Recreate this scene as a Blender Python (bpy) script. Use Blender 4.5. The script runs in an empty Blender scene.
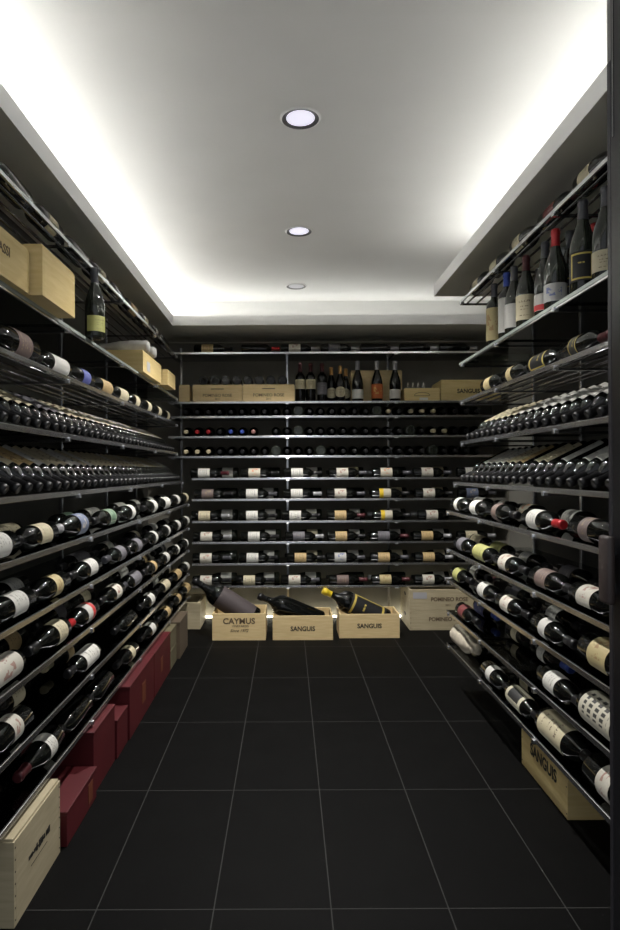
import bpy, bmesh, math, random
from mathutils import Matrix, Vector
random.seed(7)
C = bpy.context.scene
COL = C.collection
PI = math.pi
F, VX, VY, CH = 629.0, 287.5, 471.0, 1.22      # focal length in px, vanishing point, camera height

# ------------------------------------------------------------------ materials
def mat(name, col, rough=.5, metal=0, spec=.5, coat=0, emit=None, es=0):
    m = bpy.data.materials.new(name); m.use_nodes = True
    b = m.node_tree.nodes['Principled BSDF']
    b.inputs['Base Color'].default_value = (*col, 1)
    b.inputs['Roughness'].default_value = rough
    b.inputs['Metallic'].default_value = metal
    b.inputs['Specular IOR Level'].default_value = spec
    b.inputs['Coat Weight'].default_value = coat
    b.inputs['Coat Roughness'].default_value = .02
    if emit:
        b.inputs['Emission Color'].default_value = (*emit, 1)
        b.inputs['Emission Strength'].default_value = es
    return m
def N(m, t, **kw):
    n = m.node_tree.nodes.new(t)
    for k, v in kw.items(): setattr(n, k, v)
    return n
def L(m, a, b): m.node_tree.links.new(a, b)
def bsdf(m): return m.node_tree.nodes['Principled BSDF']
def noise_tint(m, c1, c2, scale, stretch=(1,1,1), bump=0, detail=4):
    tc = N(m, 'ShaderNodeTexCoord'); mp = N(m, 'ShaderNodeMapping'); mp.inputs['Scale'].default_value = stretch
    nz = N(m, 'ShaderNodeTexNoise'); nz.inputs['Scale'].default_value = scale; nz.inputs['Detail'].default_value = detail
    cr = N(m, 'ShaderNodeValToRGB')
    cr.color_ramp.elements[0].color = (*c1, 1); cr.color_ramp.elements[1].color = (*c2, 1)
    cr.color_ramp.elements[0].position = .3; cr.color_ramp.elements[1].position = .7
    L(m, tc.outputs['Object'], mp.inputs['Vector']); L(m, mp.outputs[0], nz.inputs['Vector'])
    L(m, nz.outputs['Fac'], cr.inputs[0]); L(m, cr.outputs[0], bsdf(m).inputs['Base Color'])
    if bump:
        bp = N(m, 'ShaderNodeBump'); bp.inputs['Strength'].default_value = bump; bp.inputs['Distance'].default_value = .002
        L(m, nz.outputs['Fac'], bp.inputs['Height']); L(m, bp.outputs[0], bsdf(m).inputs['Normal'])
    return m
M = {}
M['plaster'] = noise_tint(mat('white_plaster', (.78,.78,.76), .9), (.84,.84,.82), (.87,.87,.85), 3)
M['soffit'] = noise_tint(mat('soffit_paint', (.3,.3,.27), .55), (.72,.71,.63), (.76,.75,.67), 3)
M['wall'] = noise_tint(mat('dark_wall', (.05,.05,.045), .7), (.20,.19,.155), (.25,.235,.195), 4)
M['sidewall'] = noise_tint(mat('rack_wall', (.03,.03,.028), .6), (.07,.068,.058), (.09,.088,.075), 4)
M['chrome'] = mat('chrome', (.8,.81,.83), .27, 1)
M['steel'] = mat('dark_steel', (.22,.22,.23), .22, 1)
M['black'] = mat('black_metal', (.012,.012,.014), .35, 0)
M['jamb'] = mat('jamb_metal', (.045,.043,.05), .4, .3)
M['edge'] = mat('glass_edge', (.42,.47,.43), .2)
M['handle'] = mat('brown_handle', (.06,.045,.042), .5)
M['nail'] = mat('nail_dark', (.05,.04,.03), .6)
M['ink'] = mat('black_ink', (.02,.018,.014), .8)
M['inkpale'] = mat('faded_ink', (.12,.08,.045), .8)
M['led'] = mat('led_strip', (1,1,1), .5, emit=(1,.985,.955), es=22)
M['ledback'] = mat('led_strip_back', (1,1,1), .5, emit=(1,.985,.955), es=6)
M['ledfloor'] = mat('led_strip_floor', (1,1,1), .5, emit=(1,.93,.74), es=9)
M['lens'] = mat('lamp_lens', (.9,.9,.95), .4, emit=(.86,.83,1), es=.6)
M['lensdim'] = mat('lamp_lens_dim', (.55,.55,.6), .4)
M['trimring'] = mat('lamp_ring', (.85,.85,.84), .4)
M['baffle'] = mat('lamp_baffle', (.1,.1,.105), .4)
def wood(name, a, b):
    return noise_tint(mat(name, a, .65), a, b, 9, (1,1,9), .15)
M['wood'] = wood('pale_pine', (.68,.51,.25), (.78,.61,.33))
M['wood2'] = wood('honey_pine', (.66,.50,.21), (.76,.60,.29))
M['wood3'] = wood('grey_pine', (.42,.355,.225), (.51,.44,.29))
M['red'] = noise_tint(mat('red_card', (.3,.02,.02), .55), (.07,.004,.007), (.095,.006,.010), 6)
M['redpatch'] = mat('gilt_patch', (.16,.045,.02), .5)
M['brown'] = noise_tint(mat('brown_card', (.1,.07,.04), .8), (.085,.062,.038), (.11,.08,.05), 6)
M['olive'] = noise_tint(mat('olive_card', (.1,.09,.05), .8), (.10,.085,.045), (.14,.12,.065), 6)
M['tissue'] = noise_tint(mat('tissue_paper', (.6,.56,.47), .9), (.40,.36,.28), (.58,.52,.42), 22, bump=.8)
M['whitewrap'] = noise_tint(mat('white_wrap', (.6,.6,.57), .7), (.5,.5,.48), (.66,.66,.62), 15, bump=.3)
M['glassdark'] = mat('bottle_glass_dark', (.004,.0045,.004), .06, 0, .5, 0)
M['glassgreen'] = mat('bottle_glass_green', (.007,.010,.005), .06, 0, .5, 0)
M['glasssmoke'] = mat('bottle_glass_smoke', (.016,.019,.014), .06, 0, .6, 0)
M['glassbrown'] = mat('bottle_glass_brown', (.02,.009,.004), .09, 0, .6, .3)
caps = dict(black=(.012,.012,.013), red=(.45,.02,.025), blue=(.05,.09,.4), cream=(.6,.52,.33), pink=(.4,.2,.18), gold=(.5,.27,.08),
            silver=(.35,.35,.36), wine=(.075,.014,.018), yellow=(.75,.55,.03), steel=(.08,.08,.09))
for k, c in caps.items(): M['cap_'+k] = mat('foil_'+k, c, .35, .25 if k not in ('cream','yellow') else 0)

def pane(name, tint, ior):
    m = bpy.data.materials.new(name); m.use_nodes = True; nt = m.node_tree; nt.nodes.clear()
    o = N(m, 'ShaderNodeOutputMaterial'); mx = N(m, 'ShaderNodeMixShader'); fr = N(m, 'ShaderNodeFresnel')
    fr.inputs['IOR'].default_value = ior
    t = N(m, 'ShaderNodeBsdfTransparent'); t.inputs[0].default_value = (*tint, 1)
    g = N(m, 'ShaderNodeBsdfGlossy'); g.inputs['Roughness'].default_value = .03; g.inputs[0].default_value = (.9,.92,.92,1)
    L(m, fr.outputs[0], mx.inputs[0]); L(m, t.outputs[0], mx.inputs[1]); L(m, g.outputs[0], mx.inputs[2]); L(m, mx.outputs[0], o.inputs[0])
    return m
M['pane'] = pane('smoked_pane', (.55,.56,.55), 1.7)
M['glass'] = pane('clear_pane', (.86,.9,.87), 1.5)

# label paper: printed lines live in the label's own UV
def label_mat(name, paper, ink, style='lines', second=None):
    m = mat('label_'+name, paper, .6)
    uv = N(m, 'ShaderNodeUVMap'); sp = N(m, 'ShaderNodeSeparateXYZ'); L(m, uv.outputs[0], sp.inputs[0])
    def M2(op, a, b=None):
        n = N(m, 'ShaderNodeMath', operation=op)
        for i, v in enumerate((a, b)):
            if v is None: continue
            if isinstance(v, (int, float)): n.inputs[i].default_value = v
            else: L(m, v, n.inputs[i])
        return n.outputs[0]
    U, V = sp.outputs[0], sp.outputs[1]       # U around, V along
    def band(x, a, b): return M2('MULTIPLY', M2('GREATER_THAN', x, a), M2('LESS_THAN', x, b))
    nz = N(m, 'ShaderNodeTexNoise'); nz.inputs['Scale'].default_value = 1
    cmb = N(m, 'ShaderNodeCombineXYZ'); L(m, M2('MULTIPLY', U, 34), cmb.inputs[0]); L(m, M2('MULTIPLY', V, 7), cmb.inputs[1]); L(m, cmb.outputs[0], nz.inputs['Vector'])
    ltr = M2('GREATER_THAN', nz.outputs['Fac'], .5)
    mk = None
    if style == 'lines':
        for a, b, u0, u1 in ((.70,.78,.30,.70), (.52,.56,.36,.64), (.40,.43,.38,.62), (.16,.20,.33,.67)):
            q = M2('MULTIPLY', M2('MULTIPLY', band(V, a, b), band(U, u0, u1)), ltr); mk = q if mk is None else M2('MAXIMUM', mk, q)
    elif style == 'blot':
        n2 = N(m, 'ShaderNodeTexNoise'); n2.inputs['Scale'].default_value = 4.5; L(m, uv.outputs[0], n2.inputs['Vector'])
        mk = M2('MULTIPLY', M2('GREATER_THAN', n2.outputs['Fac'], .53), M2('MULTIPLY', band(V, .3, .8), band(U, .25, .75)))
        mk = M2('MULTIPLY', mk, .75)
    elif style == 'frame':
        o_ = M2('MULTIPLY', band(V, .06, .94), band(U, .12, .88)); i_ = M2('MULTIPLY', band(V, .12, .88), band(U, .17, .83))
        q = M2('MULTIPLY', M2('MULTIPLY', band(V, .58, .63), band(U, .36, .64)), ltr)
        mk = M2('MAXIMUM', M2('SUBTRACT', o_, i_), q)
    elif style == 'band':
        mk = band(V, .02, .36)
    elif style == 'block':
        mk = M2('MULTIPLY', band(V, .15, .85), band(U, .3, .7))
    elif style == 'script':
        fr = M2('FRACT', M2('MULTIPLY', V, 5)); q = M2('GREATER_THAN', fr, .45)
        fu = M2('FRACT', M2('MULTIPLY', U, 9)); q2 = M2('GREATER_THAN', fu, .35)
        mk = M2('MULTIPLY', M2('MULTIPLY', q, q2), M2('MULTIPLY', band(V, .12, .9), band(U, .25, .75)))
    if mk is not None:
        mx = N(m, 'ShaderNodeMix', data_type='RGBA'); L(m, mk, mx.inputs['Factor'])
        mx.inputs['A'].default_value = (*paper, 1); mx.inputs['B'].default_value = (*ink, 1)
        L(m, mx.outputs['Result'], bsdf(m).inputs['Base Color'])
    return m
LB = dict(
 white=((.62,.61,.56), (.12,.1,.09), 'lines', 'white-labelled'), cream=((.56,.50,.34), (.14,.1,.07), 'lines', 'cream-labelled'),
 tan=((.50,.36,.17), (.14,.08,.04), 'lines', 'tan-labelled'), crest=((.58,.55,.47), (.3,.12,.09), 'blot', 'crest-labelled'),
 goldcrest=((.52,.43,.22), (.35,.2,.09), 'blot', 'gold-labelled'),
 lav=((.13,.125,.14), (.26,.25,.26), 'lines', 'grey-labelled'), green=((.10,.17,.11), (.35,.4,.3), 'frame', 'green-labelled'),
 blue=((.16,.19,.28), (.55,.5,.4), 'blot', 'blue-labelled'), deepblue=((.10,.12,.36), (.4,.4,.5), 'lines', 'deep-blue-labelled'),
 orange=((.56,.52,.42), (.62,.17,.04), 'blot', 'orange-printed'), sun=((.50,.13,.03), (.62,.42,.12), 'blot', 'orange-labelled'),
 yellow=((.40,.40,.14), (.2,.18,.08), 'lines', 'yellow-green-labelled'), amber=((.5,.46,.36), (.68,.47,.02), 'band', 'yellow-labelled'),
 mauve=((.16,.12,.11), (.3,.24,.15), 'blot', 'mauve-labelled'), brown=((.17,.12,.105), (.4,.3,.2), 'lines', 'brown-labelled'),
 redbrown=((.16,.035,.035), (.08,.02,.02), 'blot', 'dark-red-labelled'), redband=((.52,.5,.46), (.5,.03,.03), 'band', 'white-and-red-labelled'),
 bluemark=((.5,.5,.48), (.08,.12,.35), 'blot', 'white-and-blue-labelled'), blackgold=((.012,.012,.012), (.55,.42,.09), 'frame', 'gold-framed black-labelled'),
 blackcream=((.56,.53,.4), (.02,.02,.02), 'block', 'black-and-cream-labelled'), script=((.58,.55,.44), (.04,.04,.035), 'script', 'dark-lettered cream-labelled'),
 ash=((.075,.06,.062), None, None, 'dark-ash-labelled'), plainwhite=((.6,.59,.55), None, None, 'plain white-labelled'))
for k, (p, i, s, d) in LB.items(): M['lb_'+k] = label_mat(k, p, i or p, s)

# floor tiles
fm = mat('slate_tile', (.02,.02,.02), .62, spec=.05); M['floor'] = fm
def tile_nodes(m):
    tc = N(m, 'ShaderNodeTexCoord'); sp = N(m, 'ShaderNodeSeparateXYZ'); L(m, tc.outputs['Object'], sp.inputs[0])
    def mt(op, a, b=0):
        n = N(m, 'ShaderNodeMath', operation=op)
        for i, v in enumerate((a, b)):
            if isinstance(v, (int, float)): n.inputs[i].default_value = v
            else: L(m, v, n.inputs[i])
        return n.outputs[0]
    res = None
    for s, o, w in ((sp.outputs[0], .5376, .327), (sp.outputs[1], -1.752, .6538)):
        f = mt('FRACT', mt('DIVIDE', mt('ADD', s, o+20*w), w))
        d = mt('MULTIPLY', mt('MINIMUM', f, mt('SUBTRACT', 1, f)), w)
        g = mt('LESS_THAN', d, .0017)
        res = g if res is None else mt('MAXIMUM', res, g)
    nz = N(m, 'ShaderNodeTexNoise'); nz.inputs['Scale'].default_value = 7; nz.inputs['Detail'].default_value = 6
    L(m, tc.outputs['Object'], nz.inputs['Vector'])
    cr = N(m, 'ShaderNodeValToRGB'); cr.color_ramp.elements[0].color = (.003,.003,.003,1); cr.color_ramp.elements[1].color = (.0055,.0055,.0054,1)
    L(m, nz.outputs['Fac'], cr.inputs[0])
    mx = N(m, 'ShaderNodeMix', data_type='RGBA'); L(m, res, mx.inputs['Factor']); L(m, cr.outputs[0], mx.inputs['A']); mx.inputs['B'].default_value = (.045,.045,.043,1)
    L(m, mx.outputs['Result'], bsdf(m).inputs['Base Color'])
tile_nodes(fm)

# ------------------------------------------------------------------ mesh helpers
def link(o, parent=None):
    COL.objects.link(o)
    if parent: o.parent = parent
    return o
def add_box(bm, x0, x1, y0, y1, z0, z1, bev=0):
    g = bmesh.ops.create_cube(bm, size=1)
    bmesh.ops.scale(bm, vec=(x1-x0, y1-y0, z1-z0), verts=g['verts'])
    bmesh.ops.translate(bm, vec=((x0+x1)/2, (y0+y1)/2, (z0+z1)/2), verts=g['verts'])
    if bev:
        es = list({e for v in g['verts'] for e in v.link_edges})
        bmesh.ops.bevel(bm, geom=es, offset=bev, segments=2, affect='EDGES', profile=.5)
def add_rod(bm, a, b, r, n=8):
    a, b = Vector(a), Vector(b); d = b-a
    q = Vector((0,0,1)).rotation_difference(d.normalized()).to_matrix().to_4x4()
    bmesh.ops.create_cone(bm, cap_ends=True, segments=n, radius1=r, radius2=r, depth=d.length, matrix=Matrix.Translation((a+b)/2) @ q)
def build(name, bm, m, parent=None, smooth=False):
    me = bpy.data.meshes.new(name)
    bm.normal_update(); bm.to_mesh(me); bm.free()
    if smooth:
        for p in me.polygons: p.use_smooth = True
    for x in (m if isinstance(m, list) else [m]): me.materials.append(x)
    return link(bpy.data.objects.new(name, me), parent)
def box(name, x0, x1, y0, y1, z0, z1, m, parent=None, bev=0):
    bm = bmesh.new(); add_box(bm, x0, x1, y0, y1, z0, z1, bev); return build(name, bm, m, parent)
def struct(o): o['kind'] = 'structure'; return o
def tag(o, label, cat, group=None):
    o['label'] = label.replace('nearest from the camera', 'nearest the camera'); o['category'] = cat
    if group: o['group'] = group
    return o
def thing(name, loc=(0,0,0), rz=0):
    o = bpy.data.objects.new(name, None); o.empty_display_size = .05; o.location = loc; o.rotation_euler = (0,0,rz); COL.objects.link(o); return o

# ------------------------------------------------------------------ the room
XL, XR, XR2, YB, ZC = -1.17, 1.37, 1.72, 5.27, 2.64
struct(box('floor', -2.2, 2.4, -1.0, YB+.1, -.1, 0, M['floor']))
struct(box('ceiling', -2.2, 2.4, 1.5, YB+.1, ZC, ZC+.1, M['plaster']))
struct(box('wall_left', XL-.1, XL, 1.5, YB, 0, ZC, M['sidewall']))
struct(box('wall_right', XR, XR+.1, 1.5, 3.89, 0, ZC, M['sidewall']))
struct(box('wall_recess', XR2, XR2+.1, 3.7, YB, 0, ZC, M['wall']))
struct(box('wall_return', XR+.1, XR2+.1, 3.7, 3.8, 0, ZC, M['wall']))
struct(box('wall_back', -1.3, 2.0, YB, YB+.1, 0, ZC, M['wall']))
ST = 2.295; SF = 2.368
def soffit(name, x0, x1, y0, y1, fas):      # dark underside, pale edge, open light cove above
    bm = bmesh.new(); add_box(bm, x0, x1, y0, y1, ST, SF)
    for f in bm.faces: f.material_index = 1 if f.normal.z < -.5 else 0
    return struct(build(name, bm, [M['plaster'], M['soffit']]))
soffit('trim_1', XL, -.84, 1.5, YB, 0)
soffit('trim_2', .91, XR, 1.5, 3.89, 0)
soffit('trim_3', -.84, XR2, 4.63, YB, 0)
# white upstand walls seen inside the cove
struct(box('trim_4', XL, XL+.004, 1.5, YB, SF, ZC, M['plaster']))
struct(box('trim_5', XR-.004, XR, 1.5, 3.89, SF, ZC, M['plaster']))
struct(box('trim_6', XL, XR2, YB-.004, YB, SF, ZC, M['plaster']))
struct(box('trim_7', XR2-.004, XR2, 3.8, 4.63, 1.95, ZC, M['plaster']))
# front wall with the doorway the camera looks through
bm = bmesh.new()
add_box(bm, -2.2, -.86, 1.38, 1.5, 0, 2.7); add_box(bm, -.86, .80, 1.38, 1.5, 2.42, 2.7); add_box(bm, .80, 2.4, 1.38, 1.5, 0, 2.7)
struct(build('wall_front', bm, M['plaster']))
dr = struct(thing('door_1', (.768, 1.5, 0)))
bm = bmesh.new(); add_box(bm, 0, .03, -.16, -.012, 0, 2.40, .002); build('door_jamb', bm, M['black'], dr)
bm = bmesh.new(); add_box(bm, 0, .03, -.011, .006, 0, 2.19, .002); build('jamb_strip', bm, M['jamb'], dr)
bm = bmesh.new(); add_box(bm, .002, .03, -.011, .006, 2.191, 2.40, .001); add_box(bm, -.002, .004, -.028, -.022, 2.0, 2.40); build('jamb_track', bm, M['steel'], dr)
bm = bmesh.new(); add_box(bm, -.028, -.008, -.045, .005, .905, 1.065, .008); h = build('door_handle', bm, M['handle'], dr, True)
bm = bmesh.new(); add_box(bm, -.009, .001, -.026, -.014, .93, .95); add_box(bm, -.009, .001, -.026, -.014, 1.02, 1.04); build('handle_post', bm, M['steel'], h)
struct(box('trim_8', .774, .80, 1.508, 1.516, 1.95, ZC-.001, M['plaster']))

# LED strips in the coves and along the back skirting
def led(label, x0, x1, y0, y1, z, m='led', hgt=.030, grp=None):
    t = thing('led_strip', ((x0+x1)/2, (y0+y1)/2, z)); cx, cy = (x0+x1)/2, (y0+y1)/2
    box('light_tape', x0-cx, x1-cx, y0-cy, y1-cy, .004, .004+hgt, M[m], t)
    box('channel', x0-cx-.006, x1-cx+.006, y0-cy-.006, y1-cy+.006, 0, .0035, M['trimring'], t)
    tag(t, label, 'light strip', grp)
led('white light strip hidden in the left ceiling cove', -1.157, -1.153, 1.55, 5.2, SF+.001)
led('white light strip hidden in the right ceiling cove', 1.353, 1.357, 1.55, 3.84, SF+.001)
led('white light strip hidden in the cove above the back wall', -1.1, 1.66, 5.252, 5.256, SF+.001, 'ledback')
led('warm light strip glowing on the floor along the back wall', -1.1, 1.65, YB-.05, YB-.037, .002, 'ledfloor', .012)

# recessed downlights
def downlight(px, py, label, power=85, lens='lens'):
    y = (ZC-CH)*F/(VY-py); x = (px-VX)*y/F
    t = thing('recessed_downlight', (x, y, ZC)); D = .167
    def ring(r0, r1, z0, z1, seg=40):
        bm = bmesh.new(); a = []; b = []
        for i in range(seg):
            c, s = math.cos(2*PI*i/seg), math.sin(2*PI*i/seg)
            a.append(bm.verts.new((r0*c, r0*s, z0))); b.append(bm.verts.new((r1*c, r1*s, z1)))
        for i in range(seg):
            j = (i+1) % seg; bm.faces.new((a[i], a[j], b[j], b[i]))
        return bm
    bm = ring(D/2, D/2-.009, -.001, -.006)
    build('trim_ring', bm, M['trimring'], t, True)
    build('baffle', ring(D/2-.009, D/2-.026, -.006, -.0015), M['baffle'], t, True)
    bm = bmesh.new(); bmesh.ops.create_circle(bm, cap_ends=True, segments=40, radius=D/2-.026, matrix=Matrix.Translation((0,0,-.0018)) @ Matrix.Rotation(PI, 4, 'X'))
    build('lens', bm, M[lens], t)
    if power:
     l = bpy.data.lights.new('downlight_beam', 'SPOT'); l.energy = power; l.spot_size = math.radians(118); l.spot_blend = .7; l.shadow_soft_size = .03; l.color = (1,.97,.93)
     lo = bpy.data.objects.new('downlight_beam', l); lo.location = (0,0,-.02); link(lo, t)
    tag(t, label, 'ceiling light', 'recessed ceiling downlights')
downlight(302, 118, 'round recessed downlight, nearest and largest of the three')
downlight(300, 231, 'round recessed downlight, middle one of the three', 165)
downlight(297, 286, 'round recessed downlight, farthest and smallest of the three', 0, 'lensdim')

# ------------------------------------------------------------------ racks
UP_L = [1.62, 2.42, 3.22, 4.02, 4.80]; UP_R = [1.62, 2.26, 2.90, 3.46]
def upright(x, y, z0, z1, label, grp, w=.02):
    o = box('rack_upright', -w/2, w/2, -w/2, w/2, 0, z1-z0, M['chrome'], None, .003); o.location = (x, y, z0); tag(o, label, 'rack post', grp)
ORD = ['nearest','second','third','fourth','fifth','sixth','seventh','eighth','ninth','tenth']
for i, y in enumerate(UP_L): upright(-1.158, y, 0, 2.2, 'slim chrome wall upright behind the left rack, %s from the camera' % ORD[i], 'left rack uprights')
for i, y in enumerate(UP_R): upright(1.358, y, 0, 2.2, 'slim chrome wall upright behind the right rack, %s from the camera' % ORD[i], 'right rack uprights')
for i, x in enumerate((-.885, 0, .842)): upright(x, 5.2595, 0, 2.25, "bright chrome upright on the back wall, %s from the left" % ["first","second","third"][i], "back wall uprights")

def side_shelf(s, h, xf, xb, y0, y1, style, label, ups):
    """s=-1 left, +1 right; h = top surface height; xf front, xb back (absolute distances)"""
    t = thing('rack_shelf', (s*xf, y0, h)); a = lambda d: s*(d-xf)
    Ln = y1-y0; xs = sorted((a(xf), a(xb)))
    bm = bmesh.new()
    fr = sorted((a(xf), a(xf+.007)))
    if style == 'glass':
        add_box(bm, fr[0], fr[1], 0, Ln, -.020, -.0125, .001); build('front_rail', bm, M['chrome'], t)
        box('glass_panel', xs[0], xs[1], 0, Ln, -.012, 0, M['glass'], t)
        e = sorted((a(xf), a(xf-.0015))); box('polished_edge', e[0], e[1], 0, Ln, -.012, 0, M['edge'], t)
        b0 = -.02
    elif style == 'tray':
        add_box(bm, fr[0], fr[1], 0, Ln, -.012, .006, .001); build('front_rail', bm, M['chrome'], t)
        p = sorted((a(xf+.008), a(xb))); box('smoked_panel', p[0], p[1], 0, Ln, -.008, -.001, M['pane'], t); b0 = -.016
    elif style == 'rods':
        add_box(bm, fr[0], fr[1], 0, Ln, -.012, .003, .001); build('front_rail', bm, M['chrome'], t)
        for d in (.045, .10, .16, .22, .27):
            if xf+d > xb: break
            bm = bmesh.new(); add_rod(bm, (a(xf+d), 0, -.005), (a(xf+d), Ln, -.005), .005); build('support_rod', bm, M['steel'], t, True)
        b0 = -.018
    elif style == 'panel':
        add_box(bm, fr[0], fr[1], 0, Ln, -.018, 0, .0015); build('front_rail', bm, M['chrome'], t)
        p = sorted((a(xf+.008), a(xb))); box('smoked_panel', p[0], p[1], 0, Ln, -.006, -.0008, M['pane'], t)
        for d in (.075, .16):
            bm = bmesh.new(); add_rod(bm, (a(xf+d), 0, -.012), (a(xf+d), Ln, -.012), .004); build('support_rod', bm, M['steel'], t, True)
        b0 = -.018
    for u in ups:
        if y0-.01 < u < y1+.01:
            bm = bmesh.new(); e = sorted((a(xf+.008), a(xb+.0))); add_box(bm, e[0], e[1], u-y0-.006, u-y0+.006, b0-.009, b0); br = build('bracket', bm, M['steel'], t)
            bm = bmesh.new(); e = sorted((a(xf-.006), a(xf+.014))); add_box(bm, e[0], e[1], u-y0-.009, u-y0+.009, b0-.008, b0+.010, .002); build('clamp', bm, M['chrome'], br)
    tag(t, label, 'rack shelf', ('left' if s < 0 else 'right')+' rack shelves')
HL = dict(top=2.11, glass=1.783, rods=1.585, ta=1.36, tb=1.143, r1=.978, r2=.796, r3=.628, r4=.448, r5=.272)
HR = dict(top=2.155, glass=1.815, rods=1.603, ta=1.374, tb=1.15, r1=.998, r2=.79, r3=.62, r4=.445, r5=.262)
XLU, XLL, XRU, XRL = .84, .755, .96, .88
for s, H, xu, xl, xb, y1, ups, sd in ((-1, HL, XLU, XLL, 1.147, 4.83, UP_L, 'left'), (1, HR, XRU, XRL, 1.347, 3.5, UP_R, 'right')):
    side_shelf(s, H['top'], xu, xb, 1.56, y1, 'rods', 'topmost open metal rod shelf of the %s rack, below the soffit' % sd, ups)
    side_shelf(s, H['glass'], xu, xb, 1.56, y1, 'glass', 'clear glass shelf of the %s rack with pale polished edge' % sd, ups)
    side_shelf(s, H['rods'], xu, xb, 1.56, y1, 'rods', 'metal rod shelf directly under the %s glass shelf' % sd, ups)
    side_shelf(s, H['ta'], xu, xb, 1.56, y1, 'tray', 'upper of the two %s shelves holding bottles neck outward' % sd, ups)
    side_shelf(s, H['tb'], xu-.04, xb, 1.56, y1, 'tray', 'lower of the two %s shelves holding bottles neck outward' % sd, ups)
    for k, nm in (('r1','fifth lowest'), ('r2','fourth lowest'), ('r3','third lowest'), ('r4','second lowest'), ('r5','lowest')):
        side_shelf(s, H[k], xl, xb, 1.56, y1, 'panel', '%s smoked shelf with chrome front rail in the %s rack' % (nm, sd), ups)
# back wall shelves
BY = 4.86
def hb(py): return CH-(py-VY)*BY/F
BK = [(352,'topmost slim metal shelf of the back wall','rods'), (401.5,'back wall shelf carrying wooden cases and upright bottles','glass'),
      (416,'back wall shelf of necks just below the wooden cases','neck'), (436,'middle back wall shelf of outward-pointing necks','neck'), (456,'lowest back wall shelf of outward-pointing necks','neck'),
      (478,'highest back wall shelf of sideways labelled bottles','lie'), (499,'second highest back wall shelf of sideways labelled bottles','lie'), (521,'third highest back wall shelf of sideways labelled bottles','lie'),
      (542,'third lowest back wall shelf of sideways labelled bottles','lie'), (563.5,'second lowest back wall shelf of sideways labelled bottles','lie'), (586,'lowest back wall shelf, just above the crates on the floor','lie')]
for py, lab, st in BK:
    h = hb(py); sh = .18 if py > 470 else 0; t = thing('back_shelf', (-.92+sh, BY, h)); W = 2.6-sh
    box('front_rail', 0, W, 0, .01, -.014, .002, M['chrome'], t, .001)
    box('glass_panel' if st == 'glass' else 'smoked_panel', 0, W, .011, .36, -.009, -.001, M['glass' if st == 'glass' else 'pane'], t)
    for x in [q-sh for q in (.035, .92, 1.762) if q > sh]:
        br = box('bracket', x-.008, x+.008, .012, .362, -.0195, -.0095, M['steel'], t)
        box('clamp', x-.013, x+.013, -.006, .011, -.022, -.0145, M['chrome'], br, .002)
    tag(t, lab, 'rack shelf', 'back wall shelves')

# ------------------------------------------------------------------ bottles
SEG = 22
PROF = dict(
 bordeaux=dict(h=.30, r=.0375, p=[(.022,.006),(.034,0),(.0375,.006),(.0375,.185),(.0355,.200),(.028,.213),(.018,.224),(.0145,.236),(.0138,.280),(.0162,.282),(.0162,.291),(.0145,.300)], cap=(.235,.301)),
 burgundy=dict(h=.297, r=.041, p=[(.022,.008),(.037,0),(.041,.007),(.041,.130),(.0385,.155),(.033,.178),(.0255,.200),(.019,.220),(.0155,.240),(.0143,.272),(.0162,.279),(.0162,.289),(.0145,.297)], cap=(.232,.298)),
 magnum=dict(h=.355, r=.050, p=[(.03,.01),(.046,0),(.050,.009),(.050,.205),(.048,.225),(.039,.245),(.027,.262),(.019,.277),(.017,.30),(.0165,.336),(.0195,.338),(.0195,.347),(.017,.355)], cap=(.28,.356)),
 champagne=dict(h=.315, r=.0435, p=[(.02,.018),(.036,0),(.0435,.008),(.0435,.120),(.042,.145),(.0365,.175),(.028,.205),(.021,.232),(.0165,.26),(.0155,.285),(.0175,.292),(.0175,.303),(.0155,.315)], cap=(.225,.316)),
 jeroboam=dict(h=.53, r=.080, p=[(.04,.014),(.074,0),(.080,.012),(.080,.32),(.078,.345),(.066,.372),(.046,.395),(.030,.412),(.024,.44),(.022,.49),(.027,.493),(.027,.512),(.023,.53)], cap=(.46,.531)))
def lathe_mesh(name, pts, close0=True, close1=True, seg=SEG):
    if pts[0][1] != 0 and max(r for r, z in pts) > .07: seg = 44
    bm = bmesh.new(); rings = []
    for r, z in pts: rings.append([bm.verts.new((r*math.cos(2*PI*i/seg), r*math.sin(2*PI*i/seg), z)) for i in range(seg)])
    for a, b in zip(rings, rings[1:]):
        for i in range(seg):
            j = (i+1) % seg; bm.faces.new((a[i], a[j], b[j], b[i]))
    if close0: bm.faces.new(rings[0][::-1])
    if close1: bm.faces.new(rings[-1])
    bm.normal_update(); me = bpy.data.meshes.new(name); bm.to_mesh(me); bm.free()
    for p in me.polygons: p.use_smooth = len(p.vertices) == 4
    me.materials.append(None); return me
def rad_at(pts, z):
    for (r0, z0), (r1, z1) in zip(pts[1:], pts[2:]):
        if z0 <= z <= z1 and z1 > z0: return r0+(r1-r0)*(z-z0)/(z1-z0)
    return pts[-1][0]
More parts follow.
